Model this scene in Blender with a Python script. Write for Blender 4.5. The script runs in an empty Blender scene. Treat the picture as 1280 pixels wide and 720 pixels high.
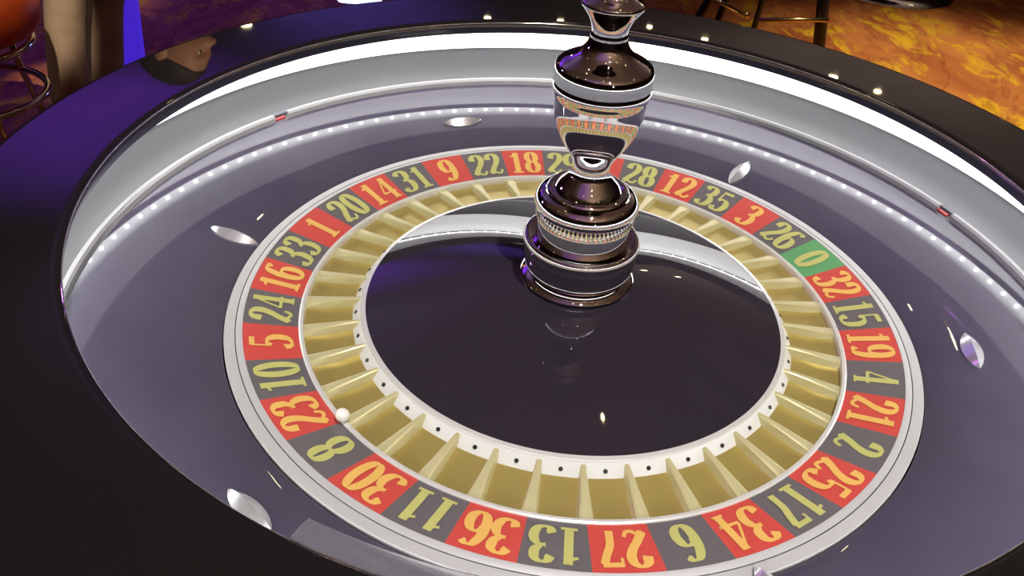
import bpy, bmesh, math, random
from mathutils import Vector, Matrix
random.seed(7)
C = bpy.context.scene.collection
PI = math.pi
S = 0.25            # metres per wheel unit (outer radius of the number ring)
Z0 = 0.85           # height of the number ring above the floor

# ------------------------------------------------------------------ camera, world, lights, exposure
def make_camera():
    f_px, pitch, roll = 1075.92, 0.635412, 0.082987
    loc = Vector((-0.19477181*S, -2.16829472*S, 1.62402586*S + Z0))
    f = Vector((0, math.cos(pitch), -math.sin(pitch)))
    r = f.cross(Vector((0, 0, 1))).normalized(); u = r.cross(f)
    r2 = math.cos(roll)*r + math.sin(roll)*u
    u2 = -math.sin(roll)*r + math.cos(roll)*u
    cd = bpy.data.cameras.new('camera'); co = bpy.data.objects.new('camera', cd); C.objects.link(co)
    cd.sensor_fit = 'HORIZONTAL'; cd.sensor_width = 36; cd.lens = f_px/1280*36; cd.clip_start = 0.02
    m = Matrix((r2, u2, -f)).transposed().to_4x4(); m.translation = loc
    co.matrix_world = m
    bpy.context.scene.camera = co
make_camera()

world = bpy.data.worlds.new('world'); bpy.context.scene.world = world
world.use_nodes = True
world.node_tree.nodes['Background'].inputs[0].default_value = (0.02, 0.015, 0.03, 1)
world.node_tree.nodes['Background'].inputs[1].default_value = 0.3

vs = bpy.context.scene.view_settings
bpy.context.scene.display_settings.display_device = 'sRGB'
vs.view_transform = 'Standard'; vs.look = 'None'; vs.gamma = 1; vs.use_curve_mapping = False
vs.exposure = 0.0

def spot(name, loc, target, power, col, angle, blend=0.6, size=0.15):
    l = bpy.data.lights.new(name, 'SPOT'); l.energy = power; l.color = col
    l.spot_size = math.radians(angle); l.spot_blend = blend; l.shadow_soft_size = size
    o = bpy.data.objects.new(name, l); C.objects.link(o); o.location = loc
    o.rotation_euler = (Vector(target)-Vector(loc)).to_track_quat('-Z', 'Y').to_euler()
def area(name, loc, target, power, col, sx, sy):
    l = bpy.data.lights.new(name, 'AREA'); l.energy = power; l.color = col
    l.shape = 'RECTANGLE'; l.size = sx; l.size_y = sy
    o = bpy.data.objects.new(name, l); C.objects.link(o); o.location = loc
    o.rotation_euler = (Vector(target)-Vector(loc)).to_track_quat('-Z', 'Y').to_euler()

LED = 6.5           # radiance of the white light panel hidden under the rim
spot('carpet_fill', (1.9, 2.2, 2.9), (1.75, 2.55, 0), 420, (1.0, 0.84, 0.62), 46, 0.75)  # added lamp that brightens the carpet on the right
spot('wheel_fill', (0.3, -0.5, 2.9), (0, 0, 0.85), 130, (1.0, 0.97, 0.94), 32, 0.35, 0.012)  # added overhead lamp to lift the number ring and bowl
spot('leg_fill', (-0.3, -0.2, 2.6), (-1.43, 1.75, 0.34), 400, (1.0, 0.80, 0.58), 5.8, 0.6, 0.02)  # added narrow beam, lights one trouser leg more than the other
spot('leg_side_fill', (-2.6, 1.2, 1.8), (-1.36, 1.75, 0.33), 12, (1.0, 0.80, 0.55), 12, 0.5, 0.02)  # added weak beam from the side of the legs
spot('head_fill', (-0.1, 0.9, 2.75), (-1.02, 1.78, 1.6), 170, (1.0, 0.75, 0.45), 20, 0.5, 0.03)  # added beam so the head shows up mirrored in the rim
spot('violet_floor_spotlight', (-1.0, 4.0, 2.9), (-1.2, 3.1, 0), 300, (0.035, 0.008, 1.0), 66, 0.7)
spot('stool_fill', (-1.0, 0.5, 2.3), (-1.40, 1.35, 0.6), 60, (1.0, 0.75, 0.6), 13, 0.5, 0.03)  # added narrow beam for the orange seat
spot('magenta_side_spotlight', (-2.8, 1.4, 2.0), (-1.0, 0.4, 0.8), 40, (0.75, 0.2, 1.0), 40, 0.7, 0.05)
spot('ceiling_wash_fill', (2.7, 6.2, 1.2), (2.3, 5.2, 3.0), 160, (1.0, 0.93, 0.88), 120, 0.9, 0.03)  # added wash, lifts the ceiling that the right rim reflects
spot('ceiling_wash_fill', (0.9, -2.6, 1.3), (0.5, -0.7, 3.0), 230, (1.0, 0.80, 0.62), 110, 0.9, 0.03)  # added wash, lifts the ceiling that the finial reflects
spot('violet_wash_fill', (-2.4, 2.2, 1.7), (-1.0, 2.6, 3.0), 120, (0.36, 0.30, 1.0), 90, 0.9, 0.03)  # added ceiling wash to turn the bowl's reflections violet
spot('violet_uplight', (-2.7, 3.9, 1.6), (-2.5, 4.0, 3.0), 580, (0.17, 0.04, 1.0), 88, 0.9, 0.03)
spot('violet_uplight', (-0.7, -1.9, 1.3), (-0.55, -1.2, 3.0), 130, (0.22, 0.06, 1.0), 60, 0.9, 0.03)
spot('indigo_uplight', (-1.5, 6.3, 1.6), (-1.4, 6.1, 3.0), 260, (0.15, 0.10, 1.0), 84, 0.9, 0.03)

# ------------------------------------------------------------------ materials
def mat(name, col, rough=0.5, metal=0.0, coat=0.0, spec=0.5, emit=None, estr=0.0, trans=0.0, ior=1.5, coat_rough=0.02):
    m = bpy.data.materials.new(name); m.use_nodes = True
    b = m.node_tree.nodes['Principled BSDF']
    b.inputs['Base Color'].default_value = (*col, 1); b.inputs['Roughness'].default_value = rough
    b.inputs['Metallic'].default_value = metal; b.inputs['Coat Weight'].default_value = coat
    b.inputs['Coat Roughness'].default_value = coat_rough
    b.inputs['Specular IOR Level'].default_value = spec; b.inputs['IOR'].default_value = ior
    b.inputs['Transmission Weight'].default_value = trans
    if emit: b.inputs['Emission Color'].default_value = (*emit, 1); b.inputs['Emission Strength'].default_value = estr
    return m
def N(m, t, **kw):
    n = m.node_tree.nodes.new(t)
    for k, v in kw.items(): setattr(n, k, v)
    return n
def noise_mix(m, c1, c2, scale, detail=4, lo=0.4, hi=0.6, rough_var=None, obj=True):
    """colour and roughness mottled by noise in object space"""
    nt = m.node_tree; b = nt.nodes['Principled BSDF']
    tc = N(m, 'ShaderNodeTexCoord'); no = N(m, 'ShaderNodeTexNoise')
    no.inputs['Scale'].default_value = scale; no.inputs['Detail'].default_value = detail
    nt.links.new(tc.outputs['Object'], no.inputs['Vector'])
    cr = N(m, 'ShaderNodeValToRGB')
    cr.color_ramp.elements[0].position = lo; cr.color_ramp.elements[0].color = (*c1, 1)
    cr.color_ramp.elements[1].position = hi; cr.color_ramp.elements[1].color = (*c2, 1)
    nt.links.new(no.outputs['Fac'], cr.inputs['Fac']); nt.links.new(cr.outputs['Color'], b.inputs['Base Color'])
    if rough_var:
        mr = N(m, 'ShaderNodeMapRange'); mr.inputs['To Min'].default_value = rough_var[0]; mr.inputs['To Max'].default_value = rough_var[1]
        nt.links.new(no.outputs['Fac'], mr.inputs['Value']); nt.links.new(mr.outputs['Result'], b.inputs['Roughness'])
    return m

M = {}
M['lacquer'] = mat('black_lacquer', (0.014, 0.012, 0.012), 0.02, coat=0.0)
M['bowl'] = noise_mix(mat('violet_cast_bowl_lacquer', (0.04, 0.035, 0.05), 0.35, coat=1.0, coat_rough=0.015, spec=0.0), (0.072, 0.064, 0.100), (0.092, 0.084, 0.118), 9, 5, 0.35, 0.7, (0.3, 0.45))  # violet cast of the room is tinted into the base colour
M['lip'] = mat('dark_chrome_lip', (0.16, 0.16, 0.17), 0.18, 1.0)
M['bead'] = mat('polished_bead', (0.75, 0.74, 0.72), 0.08, 1.0)
M['track'] = mat('grey_track_enamel', (0.19, 0.193, 0.205), 0.45)
M['under'] = mat('black_underside', (0.03, 0.03, 0.03), 0.5)
M['led_band'] = mat('white_light_diffuser', (0.9, 0.9, 0.9), 0.5, emit=(1.0, 0.985, 0.97), estr=1.9)
M['led'] = mat('white_led', (0.9, 0.9, 0.9), 0.5, emit=(0.95, 1.0, 1.0), estr=45)
M['led_panel'] = mat('graded_light_panel', (0.9, 0.9, 0.9), 0.5, emit=(1.0, 0.99, 0.98), estr=LED)
def grade_panel():      # edge-lit: brightest beside the LEDs, weaker towards the lip
    m = M['led_panel']; nt = m.node_tree; b = nt.nodes['Principled BSDF']
    tc = N(m, 'ShaderNodeTexCoord'); sx = N(m, 'ShaderNodeSeparateXYZ'); cx = N(m, 'ShaderNodeCombineXYZ'); ln = N(m, 'ShaderNodeVectorMath', operation='LENGTH')
    nt.links.new(tc.outputs['Object'], sx.inputs[0]); nt.links.new(sx.outputs[0], cx.inputs[0]); nt.links.new(sx.outputs[1], cx.inputs[1]); nt.links.new(cx.outputs[0], ln.inputs[0])
    mr = N(m, 'ShaderNodeMapRange'); mr.inputs['From Min'].default_value = 1.51*S; mr.inputs['From Max'].default_value = 1.54*S
    mr.inputs['To Min'].default_value = 0.06*LED; mr.inputs['To Max'].default_value = LED
    nt.links.new(ln.outputs['Value'], mr.inputs['Value']); nt.links.new(mr.outputs[0], b.inputs['Emission Strength'])
grade_panel()
M['strip'] = mat('white_track_strip', (0.50, 0.50, 0.50), 0.4)
M['red_mark'] = mat('red_marker', (0.55, 0.04, 0.05), 0.35)
M['dark_mark'] = mat('grey_marker_cap', (0.15, 0.15, 0.19), 0.35)
M['chrome'] = mat('polished_chrome', (0.88, 0.86, 0.87), 0.025, 1.0)
M['deflector'] = mat('bright_deflector_steel', (0.85, 0.85, 0.86), 0.22, 0.75)
M['ring'] = mat('satin_silver_ring', (0.56, 0.55, 0.54), 0.42, 0.2)
M['groove'] = mat('ring_groove', (0.12, 0.12, 0.12), 0.5)
M['white_lip'] = mat('white_metal_lip', (0.85, 0.84, 0.80), 0.25, 0.3)
M['red'] = mat('red_cell_enamel', (0.66, 0.075, 0.058), 0.4, coat=0.2)
M['black'] = mat('haze_greyed_cell_enamel', (0.15, 0.135, 0.14), 0.35, coat=0.3)  # black cells lightened to grey for the veil of haze over them
M['green'] = mat('green_cell_enamel', (0.12, 0.38, 0.14), 0.4, coat=0.2)
M['num'] = mat('yellow_numeral_print', (0.56, 0.55, 0.17), 0.45)
M['num_red'] = mat('orange_yellow_numeral_print', (0.85, 0.50, 0.12), 0.45)
M['gold'] = mat('brushed_gold_pocket', (0.52, 0.405, 0.125), 0.32, 0.4)
M['fret'] = mat('pale_gold_fret', (0.66, 0.60, 0.32), 0.35, 0.2)
M['wall'] = mat('white_pocket_wall', (0.82, 0.82, 0.80), 0.3)
M['hole'] = mat('dark_sensor_hole', (0.01, 0.01, 0.01), 0.4)
M['cone'] = mat('black_mirror_cone', (0.03, 0.024, 0.034), 0.02, coat=0.0, spec=0.9)
M['ball'] = mat('light_spot_white', (0.95, 0.93, 0.85), 0.15, coat=0.5)
M['acrylic'] = mat('clear_acrylic', (0.98, 0.98, 1.0), 0.08, trans=0.9, ior=1.45)

# ------------------------------------------------------------------ helpers
def new_obj(name, bm, m, parent=None, loc=(0, 0, 0), smooth=True):
    me = bpy.data.meshes.new(name); bm.normal_update(); bm.to_mesh(me); bm.free()
    if smooth: me.shade_smooth()
    o = bpy.data.objects.new(name, me); C.objects.link(o)
    if isinstance(m, (list, tuple)):
        for q in m: me.materials.append(q)
    elif m: me.materials.append(m)
    o.location = loc
    if parent: o.parent = parent
    return o
def thing(name, label, cat, loc=(0, 0, 0), rz=0, group=None):
    o = bpy.data.objects.new(name, None); C.objects.link(o); o.empty_display_size = 0.05
    o.location = loc; o.rotation_euler = (0, 0, rz); o['label'] = label; o['category'] = cat
    if group: o['group'] = group
    return o
def struct(o): o['kind'] = 'structure'; return o
def lathe(prof, seg=192, a0=0.0, a1=2*PI, sc=S, closed_profile=False, sharp=0.6):
    """revolve an (r, z) profile (wheel units) about z"""
    bm = bmesh.new(); full = abs(a1-a0-2*PI) < 1e-6
    n = seg if full else seg+1; cols = []
    for i in range(n):
        a = a0+(a1-a0)*i/seg
        cols.append([bm.verts.new((r*sc*math.cos(a), r*sc*math.sin(a), z*sc)) for r, z in prof])
    k = len(prof)
    for i in range(seg):
        A = cols[i]; B = cols[(i+1) % n]
        for j in range(k if closed_profile else k-1):
            j2 = (j+1) % k
            vsl = [A[j], B[j], B[j2], A[j2]]
            bm.faces.new(vsl)
    if closed_profile and not full:
        bm.faces.new(cols[0]); bm.faces.new(cols[-1][::-1])
    bmesh.ops.remove_doubles(bm, verts=bm.verts, dist=1e-7)
    bmesh.ops.recalc_face_normals(bm, faces=bm.faces)
    for e in bm.edges:
        if len(e.link_faces) == 2 and e.calc_face_angle(0) > sharp: e.smooth = False
    return bm
def tube(pts, rad, seg=10, cap=True):
    bm = bmesh.new(); rings = []
    P = [Vector(p) for p in pts]
    for i, p in enumerate(P):
        t = (P[min(i+1, len(P)-1)]-P[max(i-1, 0)]).normalized()
        a = t.cross(Vector((0, 0, 1)) if abs(t.z) < 0.95 else Vector((1, 0, 0))).normalized(); b = t.cross(a)
        r = rad[i] if isinstance(rad, (list, tuple)) else rad
        rings.append([bm.verts.new(p+(a*math.cos(2*PI*k/seg)+b*math.sin(2*PI*k/seg))*r) for k in range(seg)])
    for i in range(len(rings)-1):
        for k in range(seg): bm.faces.new([rings[i][k], rings[i][(k+1) % seg], rings[i+1][(k+1) % seg], rings[i+1][k]])
    if cap: bm.faces.new(rings[0][::-1]); bm.faces.new(rings[-1])
    bmesh.ops.recalc_face_normals(bm, faces=bm.faces)
    return bm
def ring_tube(R, z, rad, seg=64, sides=10, cx=0, cy=0):
    bm = bmesh.new(); rings = []
    for i in range(seg):
        a = 2*PI*i/seg
        rings.append([bm.verts.new((cx+(R+rad*math.cos(2*PI*k/sides))*math.cos(a), cy+(R+rad*math.cos(2*PI*k/sides))*math.sin(a), z+rad*math.sin(2*PI*k/sides))) for k in range(sides)])
    for i in range(seg):
        for k in range(sides):
            bm.faces.new([rings[i][k], rings[(i+1) % seg][k], rings[(i+1) % seg][(k+1) % sides], rings[i][(k+1) % sides]])
    bmesh.ops.recalc_face_normals(bm, faces=bm.faces)
    return bm
def box(x0, y0, z0, x1, y1, z1, bev=0.0, seg=3):
    bm = bmesh.new(); bmesh.ops.create_cube(bm, size=1)
    bmesh.ops.scale(bm, vec=(x1-x0, y1-y0, z1-z0), verts=bm.verts)
    bmesh.ops.translate(bm, vec=((x0+x1)/2, (y0+y1)/2, (z0+z1)/2), verts=bm.verts)
    if bev: bmesh.ops.bevel(bm, geom=bm.edges[:], offset=bev, segments=seg, profile=0.5, affect='EDGES')
    return bm

# ------------------------------------------------------------------ the room
def carpet_material():
    m = mat('patterned_carpet', (0.4, 0.15, 0.03), 0.95, spec=0.1); nt = m.node_tree; b = nt.nodes['Principled BSDF']
    tc = N(m, 'ShaderNodeTexCoord'); mp = N(m, 'ShaderNodeMapping')
    mp.inputs['Scale'].default_value = (1.0, 0.55, 1.0); mp.inputs['Rotation'].default_value = (0, 0, 0.35)
    nt.links.new(tc.outputs['Object'], mp.inputs['Vector'])
    def nz(scale, detail, dist, off):
        n = N(m, 'ShaderNodeTexNoise'); n.inputs['Scale'].default_value = scale; n.inputs['Detail'].default_value = detail
        n.inputs['Distortion'].default_value = dist; n.inputs['Roughness'].default_value = 0.62
        ad = N(m, 'ShaderNodeVectorMath', operation='ADD'); ad.inputs[1].default_value = (off, off*0.7, 0)
        nt.links.new(mp.outputs[0], ad.inputs[0]); nt.links.new(ad.outputs[0], n.inputs['Vector']); return n
    def ramp(n, stops):
        r = N(m, 'ShaderNodeValToRGB'); e = r.color_ramp.elements
        e[0].position, e[0].color = stops[0][0], stops[0][1]; e[1].position, e[1].color = stops[1][0], stops[1][1]
        nt.links.new(n.outputs['Fac'], r.inputs['Fac']); return r
    big = ramp(nz(3.2, 3, 0.6, 0), [(0.38, (0.33, 0.095, 0.03, 1)), (0.60, (0.50, 0.19, 0.05, 1))])
    yel = ramp(nz(6.5, 6, 1.1, 3.1), [(0.52, (0, 0, 0, 1)), (0.63, (1, 1, 1, 1))])
    vein = ramp(nz(2.4, 5, 1.6, 7.3), [(0.47, (0, 0, 0, 1)), (0.50, (1, 1, 1, 1))])
    vein.color_ramp.elements.new(0.53).color = (0, 0, 0, 1)
    m1 = N(m, 'ShaderNodeMix', data_type='RGBA'); m1.inputs[7].default_value = (0.62, 0.36, 0.02, 1)
    nt.links.new(big.outputs[0], m1.inputs[6]); nt.links.new(yel.outputs[0], m1.inputs[0])
    m2 = N(m, 'ShaderNodeMix', data_type='RGBA'); m2.inputs[7].default_value = (0.16, 0.03, 0.015, 1)
    sc = N(m, 'ShaderNodeMath', operation='MULTIPLY'); sc.inputs[1].default_value = 0.45
    nt.links.new(vein.outputs[0], sc.inputs[0]); nt.links.new(sc.outputs[0], m2.inputs[0])
    nt.links.new(m1.outputs[2], m2.inputs[6]); nt.links.new(m2.outputs[2], b.inputs['Base Color'])
    bu = N(m, 'ShaderNodeBump'); bu.inputs['Strength'].default_value = 0.4
    fz = nz(180, 2, 0, 0); nt.links.new(fz.outputs['Fac'], bu.inputs['Height']); nt.links.new(bu.outputs[0], b.inputs['Normal'])
    return m
RX0, RX1, RY0, RY1, RH = -6.0, 6.0, -4.0, 9.0, 3.0
struct(new_obj('floor', box(RX0, RY0, -0.1, RX1, RY1, 0), carpet_material(), smooth=False))
mceil = noise_mix(mat('dark_ceiling_paint', (0.1, 0.09, 0.09), 0.8), (0.20, 0.14, 0.11), (0.27, 0.20, 0.16), 1.2)
mwall = noise_mix(mat('dusky_wall_paint', (0.1, 0.08, 0.1), 0.8), (0.09, 0.07, 0.09), (0.14, 0.11, 0.13), 2.0)
ceiling = struct(new_obj('ceiling', box(RX0, RY0, RH, RX1, RY1, RH+0.1), mceil, smooth=False))
struct(new_obj('wall_left', box(RX0-0.1, RY0, 0, RX0, RY1, RH), mwall, smooth=False))
struct(new_obj('wall_right', box(RX1, RY0, 0, RX1+0.1, RY1, RH), mwall, smooth=False))
struct(new_obj('wall_back', box(RX0, RY1, 0, RX1, RY1+0.1, RH), mwall, smooth=False))
struct(new_obj('wall_front', box(RX0, RY0-0.1, 0, RX1, RY0, RH), mwall, smooth=False))

M['lamp'] = mat('warm_downlight_lens', (0.9, 0.9, 0.9), 0.4, emit=(1.0, 0.83, 0.42), estr=45)
M['lamp_trim'] = mat('downlight_trim', (0.5, 0.48, 0.42), 0.35, 0.8)
lamps = [(-2.17, 5.64, .055), (-.42, 6.22, .036), (.16, 6.29, .036), (.88, 6.33, .03), (1.3, 6.14, .036), (2.17, 5.57, .045), (2.44, 5.37, .036),
         (3.27, 5.13, .036), (.11, 2.1, .03), (.75, 2.28, .035), (2.1, 8.2, .06)]
for ix in range(-4, 5):
    for iy in range(-3, 2):
        lamps.append((ix*0.95+(0.4 if iy % 2 else 0), iy*1.0-0.3, .018))
me_lens = me_trim = None
for x, y, r in lamps:
    if me_lens is None:
        bm = bmesh.new(); bmesh.ops.create_cone(bm, cap_ends=True, segments=24, radius1=1, radius2=1, depth=0.4)
        ol = new_obj('downlight_lens', bm, M['lamp'], ceiling, smooth=False); me_lens = ol.data
        ot = new_obj('downlight_trim', ring_tube(1.12, -0.1, 0.16, 32, 8), M['lamp_trim'], ceiling); me_trim = ot.data
    else:
        ol = ol.copy(); ot = ot.copy(); C.objects.link(ol); C.objects.link(ot)
    r *= 0.75
    for o in (ol, ot): o.location = (x, y, RH-0.004); o.scale = (r, r, 0.02)
# ------------------------------------------------------------------ the roulette table: fixed bowl, rim, light ring
table = thing('roulette_table', 'round glossy black roulette table with a white light band around its smoky bowl', 'roulette table')
TZ = (0, 0, Z0)
bz = lambda r: 0.213*(r-1.06)-0.008
new_obj('bowl', lathe([(1.057, -0.09), (1.057, -0.012), (1.063, bz(1.063)), (1.2, bz(1.2)), (1.3, bz(1.3)), (1.40, bz(1.40)), (1.468, bz(1.468))]), M['bowl'], table, TZ)
new_obj('track_wall', lathe([(1.466, bz(1.468)), (1.485, 0.087), (1.52, 0.098), (1.555, 0.125), (1.578, 0.17), (1.588, 0.205), (1.588, 0.30), (1.58, 0.332)]), M['track'], table, TZ)
new_obj('light_band', lathe([(1.5885, 0.204), (1.580, 0.206), (1.580, 0.328), (1.5885, 0.330)], 256), M['led_band'], table, TZ)
new_obj('underside', lathe([(1.582, 0.3335), (1.465, 0.3345), (1.40, 0.3405)]), M['under'], table, TZ)
# rim: lip, flat glossy top, rounded outer edge, skirt
rim_prof = [(1.3745, 0.391), (1.380, 0.3952), (1.388, 0.3975), (1.396, 0.398), (1.400, 0.398), (1.50, 0.398), (1.60, 0.398), (1.676, 0.398), (1.682, 0.398), (1.690, 0.396), (1.696, 0.390), (1.698, 0.382), (1.696, 0.36),
            (1.675, 0.26), (1.655, 0.05), (1.62, -0.20), (1.55, -0.32), (1.40, -0.36)]
new_obj('rim', lathe(rim_prof, 256), M['lacquer'], table, TZ)
new_obj('rim_lip', lathe([(1.3745, 0.391), (1.3735, 0.386), (1.377, 0.372), (1.3835, 0.356), (1.389, 0.343), (1.40, 0.340)], 256), M['lip'], table, TZ)
new_obj('rim_bead', ring_tube(1.3755*S, 0.3905*S, 0.0028*S, 256, 8), M['bead'], table, TZ)
# white light panel and its row of LEDs up in the cavity: they light the track and show mirrored in the bowl
strip = new_obj('light_panel', lathe([(1.560, 0.3325), (1.558, 0.330), (1.470, 0.331), (1.405, 0.3365), (1.404, 0.3385)], 256), M['led_panel'], table, TZ)
n_led = 139; led0 = None
for k in range(n_led):
    a = math.radians(126.86)+2*PI*k/n_led
    if led0 is None:
        led0 = o = new_obj('led', box(-0.0038*S, -0.0038*S, -0.003*S, 0.0038*S, 0.0038*S, 0.003*S), M['led'], strip, smooth=False)
    else:
        o = led0.copy(); C.objects.link(o)
    o.location = (1.544*S*math.cos(a), 1.544*S*math.sin(a), 0.3275*S); o.rotation_euler = (0, 0, a)
# white strip on the ball-track edge with three gaps filled by red markers
gaps = [math.radians(23.7), math.radians(141.6), math.radians(262.6)]; gh = math.radians(1.25)
sprof = [(1.470, 0.074), (1.470, 0.096), (1.476, 0.104), (1.490, 0.104), (1.492, 0.078)]
for i in range(3):
    a0 = gaps[i]+gh; a1 = gaps[(i+1) % 3]-gh+(2*PI if i == 2 else 0)
    new_obj('track_strip', lathe(sprof, 90, a0, a1, closed_profile=True), M['strip'], table, TZ)
    mk = new_obj('marker', lathe([(1.471, 0.072), (1.471, 0.088), (1.481, 0.091), (1.482, 0.076)], 4, gaps[i]-gh*0.5, gaps[i]+gh*0.96, closed_profile=True), M['red_mark'], table, TZ)
    mk['label'] = 'red marker'
    new_obj('marker_cap', lathe([(1.484, 0.078), (1.484, 0.100), (1.496, 0.104), (1.498, 0.08)], 4, gaps[i]-gh*0.96, gaps[i]+gh*0.96, closed_profile=True), M['dark_mark'], mk)
# six deflectors, three lying along the bowl's circle and three pointing at its centre
def deflector_mesh(up):
    """an almond-shaped raised steel boss with a sharp ridge, length along x"""
    bm = bmesh.new(); L, W, H = 0.083*S, 0.029*S, 0.019*S; n = 22
    top = []; le = []; ri = []; lb = []; rb = []
    for i in range(n+1):
        t = -1+2*i/n; w = W*(1-t*t)**0.85*0.98+0.0004*S; h = H*(1-abs(t)**2.6)**0.7
        x = L*t
        top.append(bm.verts.new((x, 0, h+(0.006+0.012*up*min(1, max(0, (-t-0.1)/0.5)))*S)))
        zs = (0.006+0.012*up*min(1, max(0, (-t-0.1)/0.5)))*S
        le.append(bm.verts.new((x, w, zs))); ri.append(bm.verts.new((x, -w, zs)))
        zb = (-0.004+0.020*up*min(1, max(0, (-t-0.1)/0.5)))*S
        lb.append(bm.verts.new((x, w, zb))); rb.append(bm.verts.new((x, -w, zb)))
    for i in range(n):
        for A, B in ((lb, le), (ri, rb)): bm.faces.new([A[i], A[i+1], B[i+1], B[i]])
        # convex flanks with one intermediate row
        for A, sgn in ((le, 1), (ri, -1)):
            bm.faces.new([A[i], A[i+1], top[i+1], top[i]])
    bmesh.ops.recalc_face_normals(bm, faces=bm.faces)
    for i in range(n):
        e = bm.edges.get((top[i], top[i+1])); e.smooth = False
        for A in (le, ri):
            e = bm.edges.get((A[i], A[i+1])); e.smooth = False
    return bm
dm = None
for th, r, radial in ((112.1, 1.222, 0), (53.8, 1.14, 1), (-6.0, 1.208, 0), (-67.0, 1.115, 1), (-128.9, 1.19, 0), (171.0, 1.138, 1)):
    if th == -67.0: o = new_obj('deflector', deflector_mesh(1), M['deflector'], table)     # its tip reaches over the wheel's edge
    elif dm is None: dm = o = new_obj('deflector', deflector_mesh(0), M['deflector'], table)
    else: o = dm.copy(); C.objects.link(o)
    a = math.radians(th); sl = math.atan(0.213)
    er = Vector((math.cos(a)*math.cos(sl), math.sin(a)*math.cos(sl), math.sin(sl))); et = Vector((-math.sin(a), math.cos(a), 0)); nn = er.cross(et).normalized()
    X = er if radial else et; Y = nn.cross(X)
    mt = Matrix((X, Y, nn)).transposed().to_4x4()
    mt.translation = Vector((r*S*math.cos(a), r*S*math.sin(a), bz(r)*S+Z0))
    o.matrix_local = mt
# pedestal down to the carpet
new_obj('pedestal', lathe([(1.40, -0.36), (1.30, -0.42), (1.05, -0.6), (0.95, -1.0), (0.95, -2.9), (1.05, -3.1), (1.35, -3.25), (1.40, -3.4), (0.3, -3.4)], 96), M['lacquer'], table, TZ)
new_obj('bowl_floor', lathe([(1.056, -0.088), (0.05, -0.088)], 96), M['lacquer'], table, TZ)

# ------------------------------------------------------------------ the spinning wheel
wheel = thing('roulette_rotor', 'numbered wheel head with red and grey pockets around a black mirror cone', 'roulette wheel', TZ)
SEQ = [0, 32, 15, 19, 4, 21, 2, 25, 17, 34, 6, 27, 13, 36, 11, 30, 8, 23, 10, 5, 24, 16, 33, 1, 20, 14, 31, 9, 22, 18, 29, 7, 28, 12, 35, 3, 26]
REDS = {32, 19, 21, 25, 34, 27, 36, 30, 23, 5, 16, 1, 14, 9, 18, 7, 12, 3}
PH = 0.5023169579780777; DA = 2*PI/37
R_OUT, R_IN, Z_IN = 1.0, 0.8428, -0.0318
cz = lambda r: Z_IN*(R_OUT-r)/(R_OUT-R_IN)
new_obj('outer_ring', lathe([(1.0526, -0.075), (1.0526, -0.007), (1.050, -0.0045), (1.022, -0.003)]), M['ring'], wheel)
new_obj('ring_groove', lathe([(1.0222, -0.003), (1.0205, -0.006), (1.0188, -0.003)]), M['groove'], wheel)
new_obj('inner_ring', lathe([(1.019, -0.003), (1.004, 0.001), (1.000, 0.001), (0.9995, -0.004)]), M['ring'], wheel)
new_obj('ring_lip', lathe([(0.8445, -0.036), (0.8438, -0.0285), (0.839, -0.026), (0.831, -0.027), (0.829, -0.032), (0.829, -0.056)]), M['white_lip'], wheel)

def fr(pts, n=10):
    """Catmull-Rom through pts"""
    out = []; P = [Vector((*p, 0)) for p in pts]; P = [2*P[0]-P[1]]+P+[2*P[-1]-P[-2]]
    for i in range(1, len(P)-2):
        for k in range(n):
            t = k/n; a, b, c, d = P[i-1:i+3]
            out.append(0.5*((2*b)+(c-a)*t+(2*a-5*b+4*c-d)*t*t+(3*b-a-3*c+d)*t*t*t))
    out.append(P[-2]); return [(p.x, p.y) for p in out]
def ellipse(cx, cy, rx, ry, n=36): return [(cx+rx*math.sin(2*PI*i/n), cy+ry*math.cos(2*PI*i/n)) for i in range(n+1)]
THICK, THIN = 0.205, 0.066
# each stroke: (points, closed, fixed width or None for the broad-nib rule)
six = [(fr([(.43, .86), (.33, .945), (.2, .9), (.1, .68), (.075, .38), (.12, .13), (.25, .035), (.39, .14), (.425, .33), (.37, .51), (.26, .575), (.15, .52), (.09, .40)]), None)]
GLYPH = {
 '0': [(ellipse(.25, .5, .175, .465), None)],
 '1': [([(.27, .03), (.27, .97)], .185), (fr([(.25, .95), (.2, .84), (.08, .78)]), .07), ([(.10, .035), (.44, .035)], .07)],
 '2': [(fr([(.09, .70), (.12, .88), (.25, .965), (.38, .88), (.41, .72), (.34, .52), (.2, .3), (.07, .06)]), None), (fr([(.06, .05), (.16, .12), (.3, .05), (.4, .07), (.46, .2)]), .085)],
 '3': [(fr([(.07, .80), (.14, .93), (.26, .965), (.38, .87), (.38, .68), (.28, .56), (.18, .535)]), None), (fr([(.18, .535), (.34, .5), (.425, .33), (.37, .12), (.24, .035), (.12, .07), (.06, .2)]), None)],
 '4': [([(.34, .97), (.04, .32)], .06), ([(.03, .31), (.49, .31)], .075), ([(.35, .03), (.35, .97)], .175), ([(.22, .03), (.48, .03)], .05)],
 '5': [([(.12, .92), (.43, .92)], .12), ([(.125, .95), (.10, .5)], .06), (fr([(.10, .51), (.22, .59), (.37, .53), (.43, .33), (.37, .12), (.23, .035), (.11, .07), (.05, .2)]), None)],
 '6': six,
 '7': [([(.05, .915), (.46, .915)], .12), ([(.07, .95), (.06, .74)], .06), (fr([(.43, .9), (.34, .66), (.23, .4), (.19, .03)]), .16)],
 '8': [(ellipse(.25, .735, .145, .225), None), (ellipse(.25, .275, .175, .245), None)],
 '9': [([(.5-x, 1-y) for x, y in s], w) for s, w in six]}
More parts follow.
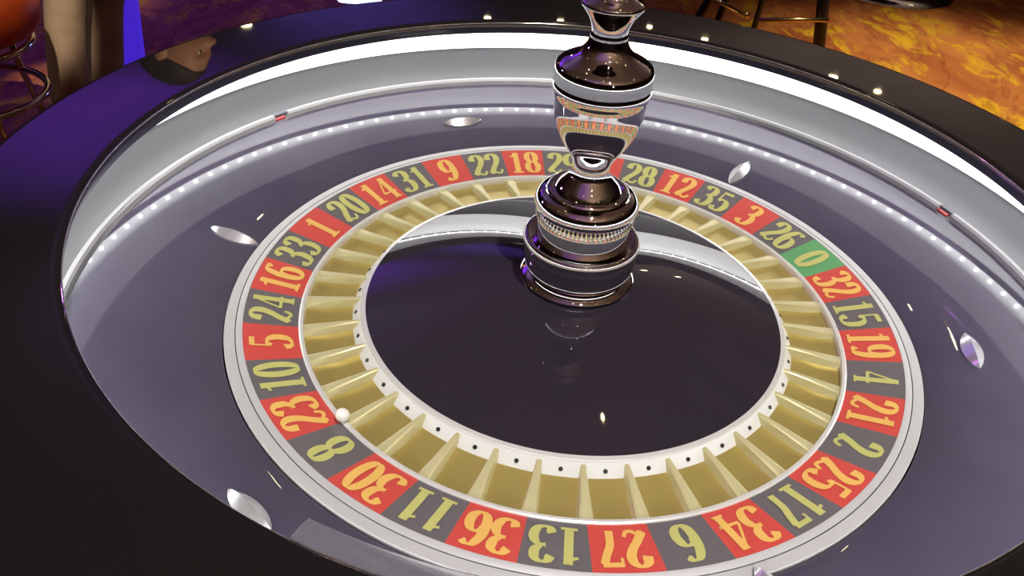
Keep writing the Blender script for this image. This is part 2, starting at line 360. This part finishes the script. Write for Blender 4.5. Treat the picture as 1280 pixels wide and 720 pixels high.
def glyph_bm(num, place):
    bm = bmesh.new(); txt = str(num); adv = 0.545; W = adv*(len(txt)-1)+0.5; lift = 0.0
    for ci, ch in enumerate(txt):
        ox = -W/2+ci*adv
        for pts, w in GLYPH[ch]:
            n = len(pts); L = []; closed = (abs(pts[0][0]-pts[-1][0])+abs(pts[0][1]-pts[-1][1])) < 1e-6
            for i, (x, y) in enumerate(pts):
                p0 = pts[i-1] if i else (pts[-2] if closed else pts[0]); p1 = pts[i+1] if i < n-1 else (pts[1] if closed else pts[-1])
                dx, dy = p1[0]-p0[0], p1[1]-p0[1]; l = math.hypot(dx, dy) or 1; dx /= l; dy /= l
                ww = w if w else THIN+(THICK-THIN)*abs(dy)**1.5
                if w is None and not closed:
                    e = min(i, n-1-i)/(n-1)
                    if e < 0.08: ww = max(ww, 0.11*(1-e/0.16))
                hx, hy = -dy*ww/2, dx*ww/2
                L.append((place(ox+x+hx, y+hy, lift), place(ox+x-hx, y-hy, lift)))
            V = [(bm.verts.new(a), bm.verts.new(b)) for a, b in L]
            for i in range(n-1):
                bm.faces.new([V[i][0], V[i][1], V[i+1][1], V[i+1][0]])
            lift += 0.0002
    bmesh.ops.recalc_face_normals(bm, faces=bm.faces)
    if sum(f.normal.z for f in bm.faces) < 0: bmesh.ops.reverse_faces(bm, faces=bm.faces)
    return bm
cell0 = pocket0 = fret0 = hole0 = None
hub_wall = new_obj('hub_wall', lathe([(0.687, -0.052), (0.684, -0.0475), (0.6585, -0.0155)]), M['wall'], wheel)
for k, num in enumerate(SEQ):
    ac = PH-(k+0.5)*DA
    m = M['green'] if num == 0 else (M['red'] if num in REDS else M['black'])
    bm = bmesh.new(); nseg = 5; rows = []
    for i in range(nseg+1):
        a = ac-DA/2+DA*i/nseg; row = []
        for r, dz in ((R_OUT, -0.02), (R_OUT, 0), (0.945, 0), (0.89, 0), (R_IN, 0), (R_IN, -0.02)):
            row.append(bm.verts.new((r*S*math.cos(a), r*S*math.sin(a), (cz(r)+dz)*S)))
        rows.append(row)
    for i in range(nseg):
        for j in range(5): bm.faces.new([rows[i][j], rows[i+1][j], rows[i+1][j+1], rows[i][j+1]])
    bm.faces.new(rows[0]); bm.faces.new(rows[-1][::-1])
    bmesh.ops.recalc_face_normals(bm, faces=bm.faces)
    cell = new_obj('number_cell', bm, m, wheel, smooth=False)
    cell['label'] = '%s cell numbered %d' % ('green' if num == 0 else 'red' if num in REDS else 'grey', num)
    er = (math.cos(ac), math.sin(ac)); et = (math.sin(ac), -math.cos(ac))
    H = 0.124; WX = 0.118; r0 = 0.8615
    def place(x, y, lift):
        rr = r0+y*H; uu = x*WX
        px, py = rr*er[0]+uu*et[0], rr*er[1]+uu*et[1]
        return (px*S, py*S, (cz(math.hypot(px, py))+0.0012+lift)*S)
    new_obj('numeral', glyph_bm(num, place), M['num_red'] if num in REDS else M['num'], cell, smooth=False)
    # pocket floor, fret and the small hole in the wall: one mesh each, turned about the axle
    if pocket0 is None:
        bm = bmesh.new(); rows = []
        for i in range(5):
            a = -DA/2+DA*i/4
            rows.append([bm.verts.new((r*S*math.cos(a), r*S*math.sin(a), z*S)) for r, z in ((0.83, -0.052), (0.78, -0.054), (0.73, -0.053), (0.685, -0.050))])
        for i in range(4):
            for j in range(3): bm.faces.new([rows[i][j], rows[i+1][j], rows[i+1][j+1], rows[i][j+1]])
        bmesh.ops.recalc_face_normals(bm, faces=bm.faces)
        if sum(f.normal.z for f in bm.faces) < 0: bmesh.ops.reverse_faces(bm, faces=bm.faces)
        pocket0 = po = new_obj('pocket', bm, M['gold'], wheel)
        bm = bmesh.new()                                     # fret: a fin, tall and thin at the wall, low and broad outside
        sec = [(0.664, -0.022, 0.0065, 0.010), (0.70, -0.024, 0.0080, 0.013), (0.77, -0.030, 0.0125, 0.020), (0.83, -0.036, 0.0175, 0.026)]
        rows = []
        for r, zt, wt, wb in sec:
            rows.append([bm.verts.new((r*S, y*S, z*S)) for y, z in ((-wb, -0.056), (-wt, zt-0.002), (-wt*0.6, zt), (wt*0.6, zt), (wt, zt-0.002), (wb, -0.056))])
        for i in range(3):
            for j in range(5): bm.faces.new([rows[i][j], rows[i][j+1], rows[i+1][j+1], rows[i+1][j]])
        bm.faces.new(rows[0]); bm.faces.new(rows[-1][::-1])
        bmesh.ops.recalc_face_normals(bm, faces=bm.faces)
        fret0 = fo = new_obj('fret', bm, M['fret'], wheel, smooth=False)
        bm = bmesh.new(); bmesh.ops.create_cone(bm, cap_ends=True, segments=14, radius1=0.0058*S, radius2=0.0058*S, depth=0.004*S)
        bmesh.ops.rotate(bm, verts=bm.verts, cent=(0, 0, 0), matrix=Matrix.Rotation(math.radians(38), 3, 'Y'))
        bmesh.ops.translate(bm, verts=bm.verts, vec=(0.6745*S, 0, -0.0345*S))
        hole0 = ho = new_obj('sensor_hole', bm, M['hole'], hub_wall, smooth=False)
    else:
        po = pocket0.copy(); fo = fret0.copy(); ho = hole0.copy()
        for o in (po, fo, ho): C.objects.link(o)
    po.rotation_euler = (0, 0, ac); ho.rotation_euler = (0, 0, ac); fo.rotation_euler = (0, 0, ac+DA/2)
dz = lambda r: -0.012+0.22*(0.6535-r)
new_obj('cone_edge', lathe([(0.660, -0.016), (0.6575, -0.0115), (0.652, -0.0105), (0.6455, dz(0.6455)+0.001), (0.644, dz(0.644)-0.002)], 256), M['white_lip'], wheel)
new_obj('cone', lathe([(r, dz(r)) for r in (0.646, 0.55, 0.45, 0.35, 0.25, 0.12)], 256), M['cone'], wheel)
# chrome finial on the axle
fin = new_obj('finial', lathe([(0.05, 0.10), (0.165, 0.098), (0.172, 0.102), (0.173, 0.107), (0.168, 0.111), (0.150, 0.118)], 128), M['chrome'], wheel)
def smooth_prof(p, n=6):
    return fr(p, n)
new_obj('finial_base', lathe(smooth_prof([(0.130, 0.114), (0.150, 0.124), (0.164, 0.150), (0.170, 0.185), (0.172, 0.215)])+smooth_prof([(0.1725, 0.222), (0.1745, 0.232), (0.1715, 0.2415), (0.162, 0.245), (0.152, 0.243)])+[(0.138, 0.241)], 128), M['chrome'], fin)
new_obj('finial_collar', lathe([(0.137, 0.238), (0.137, 0.298), (0.1405, 0.300), (0.1415, 0.304), (0.1405, 0.308), (0.1400, 0.330)]+smooth_prof([(0.1415, 0.334), (0.149, 0.345), (0.152, 0.360), (0.148, 0.375), (0.137, 0.387), (0.122, 0.393)])+
        [(0.120, 0.396)]+smooth_prof([(0.119, 0.399), (0.113, 0.404), (0.104, 0.405), (0.099, 0.402)]), 128), M['chrome'], fin)
ribm = None  # ribs shaped in place of a ribbed gold reflection on the collar
for k in range(72):
    a = 2*PI*k/72
    if ribm is None: ribm = o = new_obj('rib', box(0.138*S, -0.0028*S, 0.312*S, 0.1445*S, 0.0028*S, 0.334*S, 0.0006*S, 1), M['chrome'], fin, smooth=False)
    else: o = ribm.copy(); C.objects.link(o)
    o.rotation_euler = (0, 0, a)
new_obj('finial_cup', lathe(smooth_prof([(0.100, 0.400), (0.088, 0.417), (0.070, 0.436), (0.056, 0.452), (0.0515, 0.470), (0.056, 0.492), (0.069, 0.517), (0.090, 0.550), (0.109, 0.590), (0.122, 0.635), (0.129, 0.690)])+
        smooth_prof([(0.1305, 0.694), (0.1335, 0.705), (0.1345, 0.715), (0.1325, 0.7265)]), 128), M['chrome'], fin)
new_obj('finial_shoulder', lathe(smooth_prof([(0.1322, 0.7263), (0.1318, 0.745), (0.1315, 0.762), (0.128, 0.773), (0.116, 0.782), (0.093, 0.794), (0.072, 0.808), (0.057, 0.826), (0.049, 0.846)])+
        smooth_prof([(0.0485, 0.848), (0.0500, 0.853), (0.0485, 0.859)]), 128), M['chrome'], fin)
new_obj('finial_cap', lathe(smooth_prof([(0.046, 0.859), (0.0485, 0.875), (0.057, 0.897), (0.071, 0.917), (0.080, 0.928), (0.0815, 0.934), (0.078, 0.939), (0.066, 0.945), (0.050, 0.953), (0.040, 0.965), (0.036, 0.985), (0.040, 1.005), (0.040, 1.025), (0.030, 1.045), (0.012, 1.055), (0.0005, 1.057)]), 128), M['chrome'], fin)

# ------------------------------------------------------------------ light-spot sphere and acrylic guard
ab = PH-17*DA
bm = bmesh.new(); bmesh.ops.create_uvsphere(bm, u_segments=32, v_segments=20, radius=0.019*S)  # sphere modelled for a bright spot of light on the lip
ball = new_obj('light_spot_sphere', bm, M['ball'], None, (0.838*S*math.cos(ab), 0.838*S*math.sin(ab), Z0-0.0075*S))
ball['label'] = 'small white sphere modelled for a bright light spot on the silver lip below red 23'; ball['category'] = 'ball'
g = new_obj('acrylic_guard', lathe([(1.372, 0.30), (1.372, 0.392), (1.340, 0.392), (1.318, 0.386), (1.318, 0.380), (1.338, 0.386), (1.366, 0.386), (1.366, 0.30)], 40, math.radians(-113), math.radians(-98.5), closed_profile=True), M['acrylic'], None, TZ)
g['label'] = 'clear acrylic guard strip inside the near rim of the table'; g['category'] = 'guard'

# ------------------------------------------------------------------ background furniture
M['orange'] = noise_mix(mat('orange_vinyl', (0.75, 0.11, 0.02), 0.45), (0.72, 0.10, 0.018), (0.80, 0.13, 0.025), 14)
M['black_metal'] = mat('black_powder_coat', (0.012, 0.010, 0.014), 0.4)
M['brass'] = mat('brass_rail', (0.80, 0.58, 0.20), 0.25, 1.0)
M['steel'] = mat('chrome_stool_tube', (0.8, 0.78, 0.8), 0.12, 1.0)
st = thing('bar_stool', 'orange padded stool on chrome legs with two chrome rings, beside a beige trouser leg', 'stool', (-1.44, 1.42, 0))
new_obj('seat', lathe([(0.0005, 0.562), (0.15, 0.559), (0.185, 0.547), (0.202, 0.522), (0.205, 0.492), (0.200, 0.457), (0.182, 0.434), (0.15, 0.427), (0.0005, 0.427)], 64, sc=1, sharp=1.2), M['orange'], st)
new_obj('seat_ring', ring_tube(0.165, 0.405, 0.009, 64, 10), M['steel'], st)
new_obj('foot_ring', ring_tube(0.172, 0.275, 0.009, 64, 10), M['steel'], st)
for i in range(3):
    a = math.radians(77)+i*2*PI/3
    new_obj('leg', tube([(0.150*math.cos(a), 0.150*math.sin(a), 0.429), (0.172*math.cos(a), 0.172*math.sin(a), 0.275), (0.235*math.cos(a), 0.235*math.sin(a), 0.0)], 0.009), M['steel'], st)

s2 = thing('bar_stool', 'black four-legged stool with a brass foot rail standing on the orange carpet', 'stool', (0.80, 2.72, 0))
def leg2(p, q, w): new_obj('leg', tube([p, q], w, 8), M['black_metal'], s2)
leg2((-0.10, -0.12, 0.62), (-0.345, -0.12, 0.0), 0.016)
leg2((-0.035, 0.16, 0.62), (-0.135, 0.20, 0.0), 0.014)
leg2((0.06, 0.16, 0.62), (0.03, 0.20, 0.0), 0.012)
leg2((0.125, -0.12, 0.62), (0.235, -0.12, 0.0), 0.023)
bm = lathe([(0.0005, 0.68), (0.15, 0.68), (0.175, 0.665), (0.18, 0.64), (0.16, 0.615), (0.0005, 0.612)], 48, sc=1); new_obj('seat', bm, M['black_metal'], s2)
new_obj('foot_rail', tube([(-0.045, -0.135, 0.245), (0.205, -0.148, 0.268)], 0.009), M['brass'], s2)
bm = bmesh.new(); bmesh.ops.create_uvsphere(bm, u_segments=14, v_segments=10, radius=0.014); new_obj('rail_joint', bm, M['brass'], s2, (-0.085, -0.12, 0.252))
new_obj('brace', tube([(-0.25, -0.15, 0.325), (-0.09, -0.125, 0.25)], 0.008), M['steel'], s2)

s3 = thing('pedestal_stool', 'chrome disc base of a pedestal stool standing in shadow on the carpet', 'stool', (1.72, 3.98, 0))
new_obj('base', lathe([(0.0005, 0.05), (0.10, 0.048), (0.25, 0.035), (0.31, 0.022), (0.325, 0.010), (0.32, 0.0), (0.0005, 0.0)], 64, sc=1), M['steel'], s3)
new_obj('column', tube([(0, 0, 0.04), (0, 0, 0.62)], 0.032, 20), M['steel'], s3)
new_obj('seat', lathe([(0.0005, 0.72), (0.17, 0.72), (0.20, 0.70), (0.205, 0.66), (0.18, 0.62), (0.0005, 0.615)], 48, sc=1), M['black_metal'], s3)

M['blue_post'] = mat('blue_light_panel', (0.05, 0.03, 0.3), 0.4, emit=(0.050, 0.017, 0.52), estr=1.0)
lp = thing('light_column', 'slim glowing blue light column beside the person in beige trousers', 'light column', (-1.22, 2.0, 0))
bm = box(-0.075, -0.02, 0.03, 0.005, 0.02, 1.1, 0.008, 2)
for v in bm.verts: v.co.x += v.co.z*0.07-0.055
new_obj('panel', bm, M['blue_post'], lp)
new_obj('foot', box(-0.16, -0.06, 0, -0.01, 0.06, 0.03, 0.004, 1), M['black_metal'], lp)

# ------------------------------------------------------------------ the person whose legs show behind the table and whose head mirrors in the rim
M['skin'] = mat('skin', (0.56, 0.30, 0.19), 0.5)
M['trousers'] = noise_mix(mat('beige_cotton', (0.42, 0.32, 0.22), 0.85), (0.40, 0.30, 0.21), (0.45, 0.35, 0.25), 16)
M['shirt'] = noise_mix(mat('dark_cotton', (0.05, 0.04, 0.06), 0.85), (0.045, 0.035, 0.055), (0.06, 0.05, 0.075), 18)
M['hair'] = mat('dark_hair', (0.02, 0.014, 0.011), 0.6)
M['shoe'] = mat('brown_leather', (0.06, 0.035, 0.02), 0.45)
M['eye_white'] = mat('eye_white', (0.8, 0.8, 0.78), 0.2); M['pupil'] = mat('dark_pupil', (0.02, 0.015, 0.01), 0.15)
def skinned(name, nodes, edges, m, parent, root=0, sub=2):
    me = bpy.data.meshes.new(name); me.from_pydata([n[0] for n in nodes], edges, [])
    o = bpy.data.objects.new(name, me); C.objects.link(o)
    sk = o.modifiers.new('skin', 'SKIN'); sk.use_smooth_shade = True
    for i, n in enumerate(nodes):
        r = n[1]; me.skin_vertices[0].data[i].radius = r if isinstance(r, tuple) else (r, r)
    me.skin_vertices[0].data[root].use_root = True
    ss = o.modifiers.new('sub', 'SUBSURF'); ss.levels = sub; ss.render_levels = sub
    dg = bpy.context.evaluated_depsgraph_get(); dg.update()
    nm = bpy.data.meshes.new_from_object(o.evaluated_get(dg))
    o.modifiers.clear(); o.data = nm; nm.materials.clear(); nm.materials.append(m); nm.shade_smooth(); o.parent = parent
    return o
PX, PY = -1.33, 1.81
pr = thing('person', 'person in beige trousers and dark shirt leaning forward, dark hair mirrored in the black rim', 'person', (PX, PY, 0))
def L(x, y, z): return (x-PX, y-PY, z)
nd, ed = [], []
def add(p, r, to=None):
    nd.append((p, r))
    if to is not None: ed.append((to, len(nd)-1))
    return len(nd)-1
pel = add(L(-1.205, 1.815, .93), .125); belly = add(L(-1.175, 1.815, 1.06), .115, pel); ch = add(L(-1.125, 1.815, 1.24), .125, belly)
up = add(L(-1.10, 1.81, 1.37), .095, ch); nk = add(L(-1.085, 1.805, 1.455), .052, up)
add(L(-1.072, 1.80, 1.535), .050, nk)
for sgn, (hx, hy), (kx, ky), (ax, ay) in ((-1, (-1.235, 1.755), (-1.312, 1.75), (-1.395, 1.75)), (1, (-1.175, 1.875), (-1.262, 1.88), (-1.345, 1.88))):
    h = add(L(hx, hy, .86), .085, pel); k = add(L(kx, ky, .48), .055, h); c = add(L(kx-.035, ky, .34), .052, k); a = add(L(ax, ay, .09), .036, c)
    f = add(L(ax+.06, ay, .045), .034, a); t = add(L(ax+.15, ay, .028), .024, f)
for sgn in (-1, 1):
    sh = add(L(-1.105, 1.81+sgn*.17, 1.36), .055, up); el = add(L(-1.08, 1.81+sgn*.235, 1.09), .042, sh); wr = add(L(-0.985, 1.81+sgn*.225, .86), .027, el)
    pm = add(L(-0.965, 1.81+sgn*.222, .80), (.022, .036), wr)
    for q, (dx, ln) in enumerate(((.030, .075), (.010, .085), (-.010, .080), (-.028, .062))):
        f1 = add(L(-0.955+dx, 1.81+sgn*.218, .755), .0088, pm); f2 = add(L(-0.945+dx, 1.81+sgn*.208, .755-ln*.5), .0082, f1); add(L(-0.945+dx, 1.81+sgn*.192, .755-ln), .007, f2)
    t1 = add(L(-0.925, 1.81+sgn*.205, .805), .010, pm); add(L(-0.900, 1.81+sgn*.195, .775), .008, t1)
body = skinned('body', nd, ed, M['skin'], pr)
def head_into(me, cx, cy, cz):
    bm = bmesh.new(); bm.from_mesh(me); g = lambda v, c, w: math.exp(-((v-c)/w)**2)
    hv = bmesh.ops.create_uvsphere(bm, u_segments=56, v_segments=44, radius=1)['verts']
    for v in hv:
        x, y, z = v.co; X, Y, Z = .098*x, .077*y, .118*z
        if x < 0: X *= 1.06
        if z < -.1:
            k = (-z-.1)/.9; Y *= 1-.30*k; X = X*(1-.22*k)+.020*k
        if x > 0:
            X += .027*g(y, 0, .17)*g(z, -.14, .15) + .005*g(z, .24, .08)*x - .010*g(abs(y), .38, .16)*g(z, .08, .10)
            X += .006*g(y, 0, .3)*g(z, -.43, .06) + .010*g(y, 0, .3)*g(z, -.80, .14)
        v.co = (cx+X, cy+Y, cz+Z)
    for sgn in (-1, 1):
        ev = bmesh.ops.create_uvsphere(bm, u_segments=16, v_segments=12, radius=1)['verts']
        for v in ev: v.co = (cx-.008+v.co.x*.019-v.co.z*.006, cy+sgn*(.078+.004*v.co.x*-1)+v.co.y*.009, cz-.006+v.co.z*.033)
    bm.to_mesh(me); bm.free(); me.shade_smooth()
head_into(body.data, *L(-1.066, 1.80, 1.602))
tn = [(L(-1.205, 1.815, 1.00), .135), (L(-1.215, 1.815, .90), .140),
      (L(-1.240, 1.752, .80), .094), (L(-1.308, 1.75, .49), .062), (L(-1.345, 1.75, .34), .056), (L(-1.393, 1.75, .075), .056),
      (L(-1.178, 1.878, .80), .094), (L(-1.258, 1.88, .49), .062), (L(-1.295, 1.88, .34), .056), (L(-1.343, 1.88, .075), .056)]
skinned('trousers', tn, [(0, 1), (1, 2), (2, 3), (3, 4), (4, 5), (1, 6), (6, 7), (7, 8), (8, 9)], M['trousers'], pr, 1)
sn = [(L(-1.20, 1.815, .97), .142), (L(-1.172, 1.815, 1.07), .132), (L(-1.125, 1.815, 1.24), .142), (L(-1.10, 1.81, 1.38), .108), (L(-1.088, 1.806, 1.43), .066)]
se = [(0, 1), (1, 2), (2, 3), (3, 4)]
for sgn in (-1, 1):
    b0 = len(sn); sn += [(L(-1.105, 1.81+sgn*.17, 1.365), .068), (L(-1.09, 1.81+sgn*.215, 1.20), .060), (L(-1.083, 1.81+sgn*.23, 1.12), .060)]
    se += [(3, b0), (b0, b0+1), (b0+1, b0+2)]
skinned('shirt', sn, se, M['shirt'], pr, 1)
hair = bmesh.new(); bmesh.ops.create_uvsphere(hair, u_segments=64, v_segments=56, radius=1)
hx, hy, hz = L(-1.074, 1.80, 1.622)
for v in hair.verts:        # below the hairline the cap dips under the scalp
    x, y, z = v.co; lim = -0.10-0.65*max(0, -x)+0.75*max(0, x)**1.3+0.03*math.sin(9*y)
    t = min(1, max(0, (z-lim+0.12)/0.24)); k = 0.80+0.20*t*t*(3-2*t)
    v.co = Vector((hx+x*.106*k, hy+y*.083*k, hz+z*.106*k))
new_obj('hair', hair, M['hair'], pr)
for sgn in (-1, 1):
    e = bmesh.new(); bmesh.ops.create_uvsphere(e, u_segments=16, v_segments=12, radius=0.0125)
    eo = new_obj('eye', e, M['eye_white'], pr, L(-0.994, 1.80+sgn*.030, 1.611))
    e = bmesh.new(); bmesh.ops.create_uvsphere(e, u_segments=12, v_segments=8, radius=0.006); new_obj('pupil', e, M['pupil'], eo, (0.0088, 0, 0))
new_obj('mouth', tube([L(-0.981, 1.780, 1.551), L(-0.971, 1.80, 1.5505), L(-0.981, 1.820, 1.551)], [.003, .0055, .003]), mat('lips', (0.4, 0.15, 0.12), 0.5), pr)
for ax, ay in ((-1.395, 1.75), (-1.345, 1.88)):
    skinned('shoe', [(L(ax-.045, ay, .045), .043), (L(ax+.03, ay, .05), .048), (L(ax+.10, ay, .04), .046), (L(ax+.175, ay, .036), .034)], [(0, 1), (1, 2), (2, 3)], M['shoe'], pr, 1)

M['blue_lamp'] = mat('blue_white_lamp', (0.5, 0.6, 1), 0.5, emit=(0.42, 0.48, 1.0), estr=3.2)
lb = thing('light_bar', 'blue-white glowing light bar beyond the far edge of the black rim', 'light bar', (-0.715, 2.7, 0))
bm = box(-0.085, -0.03, 0.145, 0.085, 0.03, 0.36, 0.02, 3); new_obj('lamp_lens', bm, M['blue_lamp'], lb)
new_obj('stand', box(-0.05, -0.025, 0.0, 0.05, 0.025, 0.147, 0.006, 1), M['black_metal'], lb)
new_obj('base_plate', box(-0.10, -0.08, 0.0, 0.10, 0.08, 0.012, 0.004, 1), M['black_metal'], lb)
